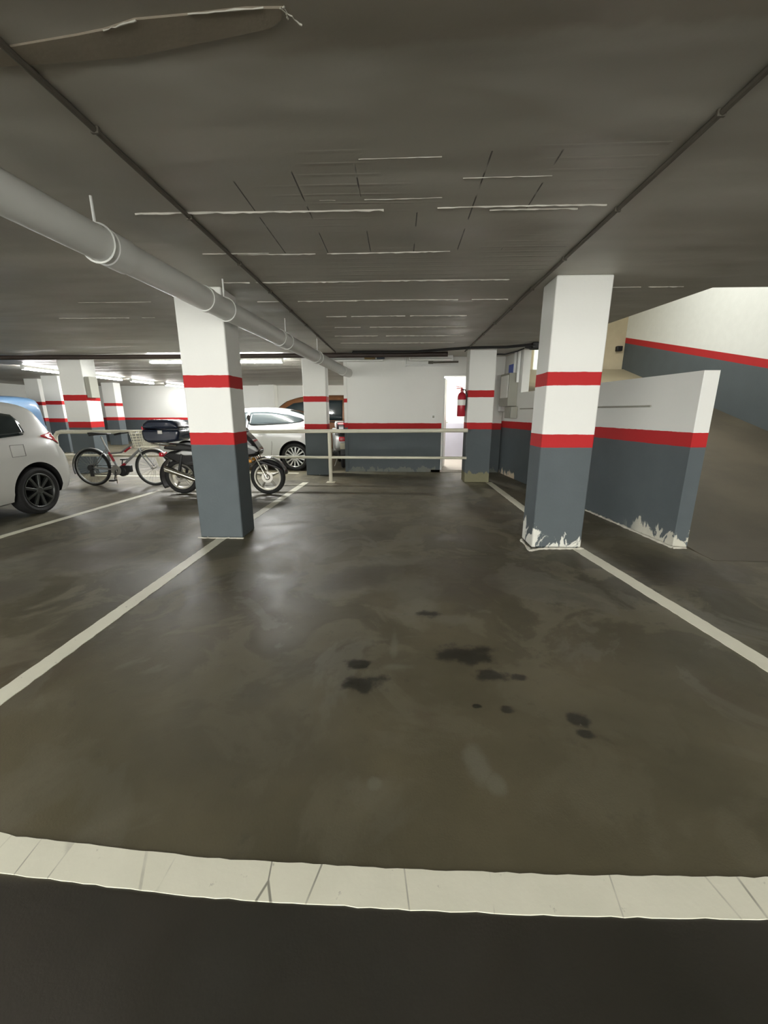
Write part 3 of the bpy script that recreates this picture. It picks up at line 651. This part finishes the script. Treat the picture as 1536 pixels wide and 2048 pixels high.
# silver-white hatchback cut by the left edge of the photo
def left_car():
    t = thing('car', 'pearl white hatchback with red tail lamp parked at the left edge, dusty alloy wheel', 'car', (-5.51, 5.56, 0), -HP)
    c = Car([(0, .34, .60, .66, .74, .68), (.03, .27, .66, .78, .79, .70), (.08, .23, .74, .93, .82, .70), (.16, .21, .86, 1.12, .838, .69), (.27, .20, .95, 1.33, .845, .66), (.38, .19, .98, 1.40, .85, .65), (.62, .19, 1.0, 1.44, .85, .64), (1.3, .18, .985, 1.47, .85, .64),
             (2.0, .18, .96, 1.46, .85, .62), (2.6, .18, .935, 1.33, .85, .58), (3.05, .19, .92, 1.0, .845, .66), (3.5, .21, .84, .90, .82, .66), (3.75, .25, .72, .80, .74, .60), (3.88, .34, .6, .66, .6, .5)])
    W = [(.59, .31, .365), (3.10, .31, .365)]
    c.body(M['car_white'], t, W)
    for wx, wz, _ in W:
        for sd in (1, -1): wheel(t, (wx, sd * .735, .305), sd, .305, .19, .225, 9, M['alloy_dark'])
    c.side_patch('rear_side_window', M['glass'], t, [.63, .66, 1.0, 1.42], [1.05, 1.02, 1.0, .985], [1.20, 1.265, 1.32, 1.35])
    c.side_patch('front_side_window', M['glass'], t, [1.50, 2.0, 2.35, 2.62], [.985, .975, .965, .96], [1.335, 1.32, 1.25, 1.10])
    c.side_patch('tail_lamp', M['tail'], t, [.07, .13, .22, .42], [.86, .88, .92, .99], [.89, 1.0, 1.04, 1.005], off=.012, label='red tail lamp')
    c.top_patch('rear_window', M['glass'], t, .17, .30, .88); c.top_patch('windscreen', M['glass'], t, 2.35, 3.0, .92)
    c.side_patch('head_lamp', M['lens'], t, [3.35, 3.6, 3.8], [.66, .62, .60], [.80, .76, .68], off=.008)
    c.seam(t, [(1.44, .25), (1.44, .6), (1.46, 1.0)]); c.seam(t, [(2.62, .28), (2.66, .6), (2.64, .95)]); c.seam(t, [(.72, .77), (.90, .77), (.90, .91), (.72, .91), (.72, .77)], (1,), .002)
    for sd in (1, -1):
        y = c.side_y(1.62, .86); b = MB(); b.box((1.62, sd * (y + .02), .86), (.18, .03, .03)); b.build('door_handle', M['car_white'], t, bevel=.01)
        b = MB(); b.box((2.55, sd * (c.side_y(2.5, .98) + .09), 1.0), (.10, .18, .13)); b.build('wing_mirror', M['car_white'], t, bevel=.03)
    b = MB(); b.box((-.005, 0, .50), (.02, .52, .12)); b.build('number_plate', M['plate'], t, bevel=.003)
    b = MB(); b.side([(.02, .24), (.10, .22), (.12, .30), (.0, .34)], -.5, .5); b.build('lower_bumper', M['black'], t, bevel=.01)
left_car()

def back_car():
    t = thing('car', 'white hatchback with a tapering dark side window parked behind the railing', 'car', (-1.76, 9.83, 0), math.pi)
    c = Car([(0, .36, .66, .74, .62, .58), (.06, .28, .74, .88, .74, .64), (.16, .24, .86, 1.02, .81, .64), (.32, .21, .98, 1.17, .85, .62), (.5, .2, 1.03, 1.27, .86, .61), (.85, .19, 1.02, 1.36, .87, .61), (1.3, .18, .99, 1.405, .87, .61), (1.75, .18, .97, 1.395, .87, .60),
             (2.3, .18, .95, 1.27, .87, .58), (2.75, .19, .93, 1.0, .86, .68), (3.3, .21, .86, .91, .84, .68), (3.7, .25, .72, .80, .74, .6), (3.85, .34, .6, .66, .6, .5)])
    W = [(.60, .32, .36), (3.05, .32, .36)]
    c.body(M['car_white2'], t, W)
    for wx, wz, _ in W:
        for sd in (1, -1): wheel(t, (wx, sd * .76, .315), sd, .315, .20, .235, 14, M['alloy'])
    c.side_patch('side_window', M['glass_grey'], t, [.40, .46, .75, 1.2, 1.55, 1.62], [1.11, 1.08, 1.045, 1.025, 1.01, 1.04], [1.125, 1.165, 1.245, 1.30, 1.30, 1.28], label='long dark side window tapering to a point')
    c.side_patch('front_side_window', M['glass_grey'], t, [1.68, 2.0, 2.35, 2.55], [1.0, .99, .98, .98], [1.30, 1.26, 1.15, 1.04])
    c.side_patch('tail_lamp', M['tail'], t, [.08, .2, .36], [.84, .88, .95], [.90, .98, .965], off=.01, label='red tail lamp')
    c.top_patch('rear_window', M['glass'], t, .3, .75, .86); c.top_patch('windscreen', M['glass'], t, 2.0, 2.7, .9)
    c.seam(t, [(1.15, .3), (1.1, .6), (1.13, .98)]); c.seam(t, [(1.72, .25), (1.70, .6), (1.70, .98)])
    y = c.side_y(1.3, .90)
    for sd in (1, -1):
        b = MB(); b.box((1.32, sd * (y + .02), .90), (.18, .03, .03)); b.build('door_handle', M['car_white2'], t, bevel=.01)
        b = MB(); b.box((2.45, sd * (c.side_y(2.4, .98) + .09), 1.0), (.10, .18, .13)); b.build('wing_mirror', M['car_white2'], t, bevel=.03)
    b = MB(); b.box((-.005, 0, .52), (.02, .52, .12)); b.build('number_plate', M['plate'], t, bevel=.003)
back_car()

def van(name, label, cat, loc, rz, paint, glass, hh, plain=False):
    t = thing(name, label, cat, loc, rz); k = hh / 1.8
    c = Car([(0, .34, .8 * k, 1.35 * k, .74, .66), (.04, .28, .95 * k, 1.6 * k, .83, .70), (.16, .24, 1.0 * k, 1.73 * k, .87, .72), (.5, .22, 1.0 * k, 1.78 * k, .89, .73), (1.5, .2, 1.0 * k, 1.8 * k, .90, .73), (2.4, .2, .99 * k, 1.77 * k, .90, .72),
             (2.9, .2, .98 * k, 1.66 * k, .90, .69), (3.35, .2, .97 * k, 1.36 * k, .89, .68), (3.7, .22, .95 * k, 1.06 * k, .87, .70), (4.05, .26, .82 * k, .94 * k, .80, .66), (4.25, .36, .66 * k, .74 * k, .66, .55)])
    W = [(.78, .33, .37), (3.4, .33, .37)]
    c.body(paint, t, W)
    for wx, wz, _ in W:
        for sd in (1, -1): wheel(t, (wx, sd * .78, .32), sd, .32, .2, .22, 5, M['alloy_dark'])
    z0, z1 = 1.06 * k, 1.60 * k
    if not plain:
        c.side_patch('rear_side_window', glass, t, [.25, .35, 1.2], [1.1 * k, z0, z0], [1.52 * k, z1, 1.63 * k]); c.side_patch('middle_side_window', glass, t, [1.28, 2.1], [z0, z0], [1.64 * k, 1.64 * k])
    c.side_patch('front_side_window', glass, t, [2.25, 2.75, 3.15, 3.42], [z0, z0, z0, z0], [1.62 * k, 1.55 * k, 1.33 * k, 1.11 * k])
    c.top_patch('windscreen', glass, t, 2.98, 3.66, .92)
    if not plain: c.side_patch('tail_lamp', M['tail'], t, [.03, .10, .16], [.85 * k, .82 * k, .85 * k], [1.15 * k, 1.25 * k, 1.2 * k], off=.01)
    c.side_patch('head_lamp', M['lens'], t, [3.8, 4.0, 4.18], [.70 * k, .68 * k, .66 * k], [.84 * k, .82 * k, .76 * k], off=.008)
    c.seam(t, [(2.17, .3), (2.17, .7), (2.18, 1.6 * k)]); c.seam(t, [(1.24, .3), (1.24, .7), (1.24, 1.6 * k)])
    b = MB()
    if not plain: b.box((-.006, 0, .9 * k), (.02, .5, .12)); b.build('number_plate', M['plate'], t, bevel=.003)
    for sd in (1, -1):
        b = MB(); b.box((3.1, sd * (c.side_y(3.0, 1.05 * k) + .10), 1.12 * k), (.10, .2, .16)); b.build('wing_mirror', M['black'], t, bevel=.03)
    return t, c
van('minivan', 'copper brown minivan with dark glass behind the white hatchback', 'van', (-.42, 12.95, 0), math.pi, M['car_brown'], M['glass'], 1.80)
van('van', 'plain blue van in the far left behind the parked car', 'van', (-10.15, 10.6, 0), math.pi, M['car_blue'], M['glass'], 1.74, True)

# ---------------------------------------------------------------- two wheelers
def spoked(parent, c, r, tr, rim_m, n=28, hubw=.04, name='wheel'):
    b = MB(); b.path([(c[0] + (r - tr) * math.cos(a), c[1], c[2] + (r - tr) * math.sin(a)) for a in np.linspace(0, 2 * math.pi, 41)[:-1]], tr, 10, closed=True); w_ = b.build(name, M['rubber'], parent, smooth=60)
    b = MB(); b.lathe([(r - 2 * tr + .004, -.011), (r - 2 * tr - .014, -.009), (r - 2 * tr - .014, .009), (r - 2 * tr + .004, .011)], c, 'Y', 40, True); b.build('rim', rim_m, w_)
    b = MB()
    for k in range(n):
        a = 2 * math.pi * k / n; q = a + (.5 if k % 2 else -.5); sd = hubw * (1 if k % 4 < 2 else -1)
        b.tube((c[0] + .022 * math.cos(q), c[1] + sd, c[2] + .022 * math.sin(q)), (c[0] + (r - 2 * tr - .01) * math.cos(a), c[1], c[2] + (r - 2 * tr - .01) * math.sin(a)), .0016, 4)
    b.build('spokes', M['steel'], w_)
    b = MB(); b.lathe([(0, -hubw - .01), (.025, -hubw - .01), (.025, -hubw + .01), (.014, -hubw + .015), (.014, hubw - .015), (.025, hubw - .01), (.025, hubw + .01), (0, hubw + .01)], c, 'Y', 14); b.build('hub', M['steel'], w_)
    return w_

def bicycle():
    t = thing('bicycle', 'silver and red bicycle with a front basket leaning at the railing', 'bicycle', (-5.52, 6.98, 0), .03)
    R_ = .33; wb = 1.10; A, Bq = (0, 0, R_), (wb, 0, R_)
    spoked(t, A, R_, .020, M['alloy_dark']); spoked(t, Bq, R_, .020, M['alloy_dark'])
    bb = (.46, 0, .29); st = (.29, 0, .72); hd0, hd1 = (.90, 0, .66), (.86, 0, .80)
    b = MB(); b.path([bb, (st[0], 0, st[2])], .019); b.tube(bb, hd0, .022); b.path([(.33, 0, .58), (.55, 0, .60), hd1], .016); b.tube(hd0, hd1, .023)
    for sd in (1, -1):
        b.tube((bb[0], sd * .03, bb[2]), (0, sd * .06, R_), .011); b.tube((st[0] + .02, sd * .02, .66), (0, sd * .06, R_), .009)
    b.build('frame', M['bike_grey'], t)
    b = MB(); b.tube((.335, 0, .60), (.40, 0, .44), .0215); b.tube((.47, 0, .305), (.60, 0, .405), .0245); b.tube((.62, 0, .615), (.74, 0, .695), .018); b.build('decal_tubes', M['bike_red'], t)
    b = MB(); b.tube((hd0[0], 0, hd0[2]), (hd0[0] + .02, 0, hd0[2] - .05), .02)
    for sd in (1, -1): b.path([(.92, sd * .05, .62), (.97, sd * .055, .52), (wb, sd * .055, R_)], .011)
    b.build('fork', M['bike_grey'], t)
    b = MB(); b.tube((st[0], 0, st[2]), (st[0] - .05, 0, .88), .013); b.build('seat_post', M['steel'], t)
    b = MB(); b.side([(.06, .885), (.10, .90), (.24, .905), (.40, .915), (.40, .935), (.24, .94), (.10, .955), (.04, .95)], -.06, .06); b.build('saddle', M['seat'], t, bevel=.02)
    b = MB(); b.tube(hd1, (.83, 0, .92), .014); b.path([(.68, .28, .93), (.78, .27, .95), (.85, .18, .955), (.83, 0, .925), (.85, -.18, .955), (.78, -.27, .95), (.68, -.28, .93)], .012)
    hb = b.build('handlebar', M['black'], t)
    for sd in (1, -1):
        b = MB(); b.tube((.67, sd * .28, .928), (.78, sd * .27, .95), .017); b.build('grip', M['rubber'], hb)
    # wire basket
    b = MB(); x0, x1, yw_, z0, z1 = .86, 1.20, .18, .70, .98
    for z in np.linspace(z0, z1, 7):
        f = .8 + .2 * (z - z0) / (z1 - z0); xm = (x0 + x1) / 2; hx = (x1 - x0) / 2 * f; b.path([(xm - hx, -yw_ * f, z), (xm + hx, -yw_ * f, z), (xm + hx, yw_ * f, z), (xm - hx, yw_ * f, z)], .005, 5, closed=True)
    for k in range(11):
        for sd in (1, -1):
            u = -1 + 2 * k / 10; xm = (x0 + x1) / 2; hx = (x1 - x0) / 2
            b.tube((xm + hx * .8 * u, sd * yw_ * .8, z0), (xm + hx * u, sd * yw_, z1), .0042, 5); b.tube((xm + sd * hx * .8, yw_ * .8 * u, z0), (xm + sd * hx, yw_ * u, z1), .0028, 5); b.tube((xm + hx * .8 * u, -yw_ * .8, z0), (xm + hx * .8 * u, yw_ * .8, z0), .0028, 5) if sd > 0 else None
    b.build('basket', M['cream_metal'], t)
    for c_, a0, a1, nm in ((A, 20, 200, 'rear_mudguard'), (Bq, 0, 120, 'front_mudguard')):
        b = MB(); rows = [[(c_[0] + (R_ + .018) * math.cos(a), y, c_[2] + (R_ + .018) * math.sin(a)) for a in np.radians(np.linspace(a0, a1, 24))] for y in (-.028, 0, .028)]; b.grid(rows); b.build(nm, M['bike_grey'], t, solid=.004)
    b = MB(); b.lathe([(0, -.055), (.085, -.055), (.095, -.03), (.095, .03), (.085, .055), (0, .055)], (.54, 0, .27), 'Y', 24); b.box((.62, 0, .31), (.16, .07, .12)); b.build('motor', M['black'], t, bevel=.01)
    b = MB(); b.lathe([(.03, -.075), (.09, -.075), (.09, -.07), (.03, -.07)], (bb[0], 0, bb[2]), 'Y', 30, True); cr = b.build('chainring', M['steel'], t)
    for sd, dx, dz in ((-1, -.03, -.17), (1, .03, .17)):
        b = MB(); b.tube((bb[0], sd * .09, bb[2]), (bb[0] + dx, sd * .10, bb[2] + dz), .010); b.box((bb[0] + dx, sd * .15, bb[2] + dz), (.09, .10, .025)); b.build('pedal', M['black'], cr, bevel=.004)
    b = MB(); b.path([(bb[0], -.073, bb[2] + .088), (0, -.06, R_ + .04)], .005, 6); b.path([(bb[0], -.073, bb[2] - .088), (.04, -.06, .22), (.0, -.06, R_ - .04)], .005, 6); b.build('chain', M['cable'], t)
    b = MB(); b.box((.02, -.07, .24), (.06, .03, .12)); b.lathe([(0, -.085), (.05, -.08), (.06, -.045), (0, -.045)], (0, 0, R_), 'Y', 20); b.build('derailleur', M['black'], t, bevel=.005)
    b = MB(); b.path([(.36, .06, .30), (.30, .14, .02)], .008); b.build('kickstand', M['steel'], t)
bicycle()

def lump(name, poly, y, m, parent, bev=.03, sub=1):
    b = MB(); b.side(poly, -y, y); return b.build(name, m, parent, bevel=bev, smooth=60)
def cast_wheel(t, c, r, tr, n=5):
    b = MB(); b.path([(c[0] + (r - tr) * math.cos(a), c[1], c[2] + (r - tr) * math.sin(a)) for a in np.linspace(0, 2 * math.pi, 41)[:-1]], tr, 12, closed=True); w_ = b.build('wheel', M['rubber'], t, smooth=60)
    k = r - 2 * tr
    b = MB(); b.lathe([(k + .012, -.03), (k - .012, -.028), (k - .018, 0), (k - .012, .028), (k + .012, .03)], c, 'Y', 40, True); b.build('rim', M['moto_alloy'], w_)
    for q in range(n):
        a = 2 * math.pi * q / n + .25; b = MB(); b.path([(c[0] + .03 * math.cos(a), 0, c[2] + .03 * math.sin(a)), (c[0] + (k - .01) * math.cos(a + .12), 0, c[2] + (k - .01) * math.sin(a + .12))], [.02, .013], 8); b.build('spoke', M['moto_alloy'], w_)
    b = MB(); b.lathe([(0, -.05), (.035, -.05), (.045, -.03), (.045, .03), (.035, .05), (0, .05)], c, 'Y', 18); b.lathe([(.05, -.045), (.09, -.045), (.09, -.041), (.05, -.041)], c, 'Y', 24, True); b.build('hub', M['steel'], w_)
    return w_
def motorbike():
    t = thing('motorbike', 'black underbone motorbike with a top box parked behind the left pillar', 'motorbike', (-3.53, 6.33, 0), .0)
    r = .285; wb = 1.41
    cast_wheel(t, (0, 0, r), r, .045); cast_wheel(t, (wb, 0, r), r, .040)
    # front end
    b = MB()
    for sd in (1, -1): b.path([(1.17, sd * .085, .80), (1.27, sd * .085, .58)], .023); b.path([(1.27, sd * .085, .58), (wb, sd * .085, r)], .017)
    b.build('fork', M['chrome'], t)
    b = MB(); ar = np.radians(np.linspace(10, 150, 22)); b.grid([[(wb + (r + .03 + (.012 if abs(y) < .04 else 0)) * math.cos(a), y, r + (r + .03 + (.012 if abs(y) < .04 else 0)) * math.sin(a)) for a in ar] for y in (-.075, -.06, -.03, .03, .06, .075)]); b.build('front_fender', M['gloss_black'], t, solid=.008)
    lump('fender_brace', [(1.22, .52), (1.35, .56), (1.60, .47), (1.66, .40), (1.60, .42), (1.38, .50)], .08, M['gloss_black'], t, .02)
    lump('front_cowl', [(1.08, .60), (1.02, .82), (1.05, 1.02), (1.13, .99), (1.24, .88), (1.33, .74), (1.34, .66), (1.26, .62)], .15, M['gloss_black'], t, .05)
    b = MB(); b.side([(1.13, .78), (1.16, .83), (1.28, .78), (1.335, .71), (1.30, .69)], -.156, .156); b.build('head_lamp', M['lens'], t, bevel=.02)
    for sd in (1, -1):
        b = MB(); b.box((1.17, sd * .14, .555), (.10, .05, .05)); b.build('indicator', M['amber'], t, bevel=.015)
    lump('leg_shield', [(.86, .30), (.98, .34), (1.14, .62), (1.10, .90), (1.03, .90), (1.02, .62)], .21, M['gloss_black'], t, .02)
    b = MB(); b.path([(.92, .34, 1.02), (1.0, .25, 1.04), (1.05, 0, 1.03), (1.0, -.25, 1.04), (.92, -.34, 1.02)], .014); hb = b.build('handlebar', M['black'], t)
    for sd in (1, -1):
        b = MB(); b.path([(.86, sd * .38, 1.01), (.98, sd * .28, 1.035)], .02); b.build('grip', M['rubber'], hb); b = MB(); b.path([(1.02, sd * .3, 1.04), (1.04, sd * .34, 1.15)], .006); b.lathe([(0, -.01), (.05, -.008), (.055, .008), (0, .012)], (1.04, sd * .34, 1.20), 'X', 18); b.build('mirror', M['black'], hb)
    lump('handlebar_cowl', [(.98, 1.0), (1.0, 1.09), (1.10, 1.06), (1.14, 1.0), (1.06, .98)], .12, M['gloss_black'], t, .03)
    # body
    lump('underbone', [(.30, .42), (.34, .56), (.60, .50), (.85, .42), (1.02, .62), (1.06, .56), (.92, .32), (.62, .36)], .08, M['black'], t, .02)
    lump('engine', [(.36, .22), (.36, .42), (.62, .46), (.80, .36), (.78, .24), (.60, .18)], .12, M['steel'], t, .03)
    lump('side_cover', [(-.22, .62), (-.10, .70), (.30, .72), (.46, .66), (.42, .50), (.18, .46), (-.02, .52)], .13, M['gloss_black'], t, .04)
    lump('seat', [(-.20, .73), (-.16, .80), (.10, .82), (.34, .78), (.55, .76), (.58, .70), (.34, .70), (.0, .71)], .13, M['seat'], t, .035)
    lump('side_panel', [(-.02, .66), (.12, .72), (.36, .70), (.40, .64), (.15, .63)], .136, M['alloy'], t, .015)
    b = MB(); ar = np.radians(np.linspace(60, 215, 20)); b.grid([[((r + .045) * math.cos(a), y, r + (r + .045) * math.sin(a)) for a in ar] for y in (-.075, -.05, .05, .075)]); b.build('rear_fender', M['black'], t, solid=.008)
    b = MB()
    for sd in (1, -1): b.tube((.10, sd * .12, .66), (.0, sd * .12, r), .022)
    b.build('shock_absorber', M['black'], t)
    b = MB()
    for sd in (1, -1): b.tube((.40, sd * .09, .30), (.0, sd * .09, r), .020)
    b.build('swing_arm', M['steel'], t)
    b = MB(); b.path([(.62, -.13, .20), (.40, -.17, .22), (.20, -.17, .30), (-.16, -.17, .43)], [.018, .024, .045, .050], 14); b.lathe([(0, 0), (.048, 0), (.048, .012), (0, .012)], (-.165, -.17, .43), 'X', 14); b.build('exhaust', M['chrome'], t)
    b = MB(); b.path([(-.16, .06, .45), (-.10, .09, .60), (.10, .13, .67)], .012); b.path([(-.22, .14, .80), (-.36, .13, .82), (-.36, -.13, .82), (-.22, -.14, .80)], .013); b.path([(-.22, -.14, .80), (.05, -.15, .79)], .013); b.path([(-.22, .14, .80), (.05, .15, .79)], .013); b.build('rear_rack', M['chrome'], t)
    b = MB(); b.box((-.27, 0, .64), (.07, .16, .07)); b.build('tail_lamp', M['tail'], t, bevel=.02)
    b = MB(); b.box((-.33, 0, .52), (.012, .17, .15), Matrix.Rotation(-.35, 3, 'Y')); b.build('number_plate', M['plate'], t)
    b = MB(); b.box((.78, -.20, .26), (.08, .16, .03)); b.box((.78, .20, .26), (.08, .16, .03)); b.build('foot_pegs', M['rubber'], t)
    # top box
    b = MB(); b.side([(-.44, .87), (-.46, 1.0), (-.45, 1.04), (.13, 1.04), (.14, 1.0), (.10, .86), (-.1, .835), (-.36, .835)], -.21, .21); tb = b.build('top_box', M['box_blue'], t, bevel=.05, smooth=60)
    b = MB(); b.side([(-.45, 1.045), (-.43, 1.13), (-.34, 1.185), (.02, 1.185), (.11, 1.13), (.13, 1.045)], -.205, .205); b.build('lid', M['box_blue'], tb, bevel=.05, smooth=60)
    b = MB(); b.box((-.445, 0, 1.06), (.03, .36, .05)); b.build('reflector', M['tail'], tb, bevel=.01)
    b = MB(); b.box((-.15, -.213, 1.0), (.07, .012, .05)); b.build('latch', M['steel'], tb)
motorbike()

def scooter():
    t = thing('scooter', 'white scooter with red tail lamp and pale plate in the gap beside the white wall', 'scooter', (-1.33, 9.50, 0), math.atan2(.97, -.22))
    r = .23
    cast_wheel(t, (0, 0, r), r, .055, 5); cast_wheel(t, (1.25, 0, r), r, .055, 5)
    lump('rear_body', [(-.30, .62), (-.18, .48), (.10, .40), (.42, .40), (.52, .62), (.40, .74), (-.10, .78), (-.28, .74)], .18, M['car_white2'], t, .06)
    lump('lower_body', [(-.02, .30), (.10, .40), (.42, .40), (.44, .26), (.30, .20)], .12, M['black'], t, .03)
    lump('floor_board', [(.40, .24), (.42, .34), (.92, .34), (.98, .24)], .18, M['black'], t, .02)
    lump('leg_shield', [(.90, .28), (1.08, .90), (1.16, .90), (1.20, .62), (1.02, .28)], .19, M['car_white2'], t, .03)
    lump('front_fender', [(1.02, .38), (1.16, .52), (1.36, .52), (1.50, .36), (1.44, .34), (1.30, .46), (1.16, .46), (1.06, .34)], .09, M['car_white2'], t, .02)
    lump('seat', [(-.26, .78), (-.20, .86), (.20, .86), (.50, .80), (.52, .74), (.0, .76)], .16, M['seat'], t, .04)
    b = MB(); b.path([(1.08, .06, .88), (1.18, .06, .45), (1.25, .06, r)], .02); b.path([(1.08, -.06, .88), (1.18, -.06, .45), (1.25, -.06, r)], .02); b.build('fork', M['black'], t)
    b = MB(); b.path([(.92, .34, 1.04), (1.0, .24, 1.06), (1.08, 0, 1.04), (1.0, -.24, 1.06), (.92, -.34, 1.04)], .016); b.build('handlebar', M['black'], t); lump('handlebar_cowl', [(1.02, .90), (1.0, 1.06), (1.12, 1.08), (1.18, .95)], .12, M['car_white2'], t, .03)
    b = MB(); b.box((-.29, 0, .70), (.06, .24, .10)); b.build('tail_lamp', M['tail'], t, bevel=.02)
    b = MB(); b.box((-.33, 0, .545), (.012, .20, .14), Matrix.Rotation(-.2, 3, 'Y')); b.build('number_plate', M['plate'], t)
    lump('mudguard', [(-.33, .34), (-.31, .62), (-.22, .62), (-.24, .34)], .09, M['black'], t, .01)
    b = MB(); b.path([(.35, -.15, .24), (.1, -.18, .28), (-.24, -.18, .36)], [.02, .045, .05], 12); b.build('exhaust', M['steel'], t)
    b = MB(); b.box((-.34, 0, .98), (.26, .34, .20)); tb = b.build('top_box', M['gloss_black'], t, bevel=.04); b = MB(); b.box((-.475, 0, 1.05), (.02, .30, .05)); b.build('reflector', M['tail'], tb, bevel=.006)
    b = MB(); b.path([(-.1, .1, .80), (-.42, .1, .87)], .012); b.path([(-.1, -.1, .80), (-.42, -.1, .87)], .012); b.build('rack', M['steel'], t)
    b = MB(); b.path([(.4, .1, .25), (.35, .2, .01)], .012); b.build('kickstand', M['steel'], t)
scooter()
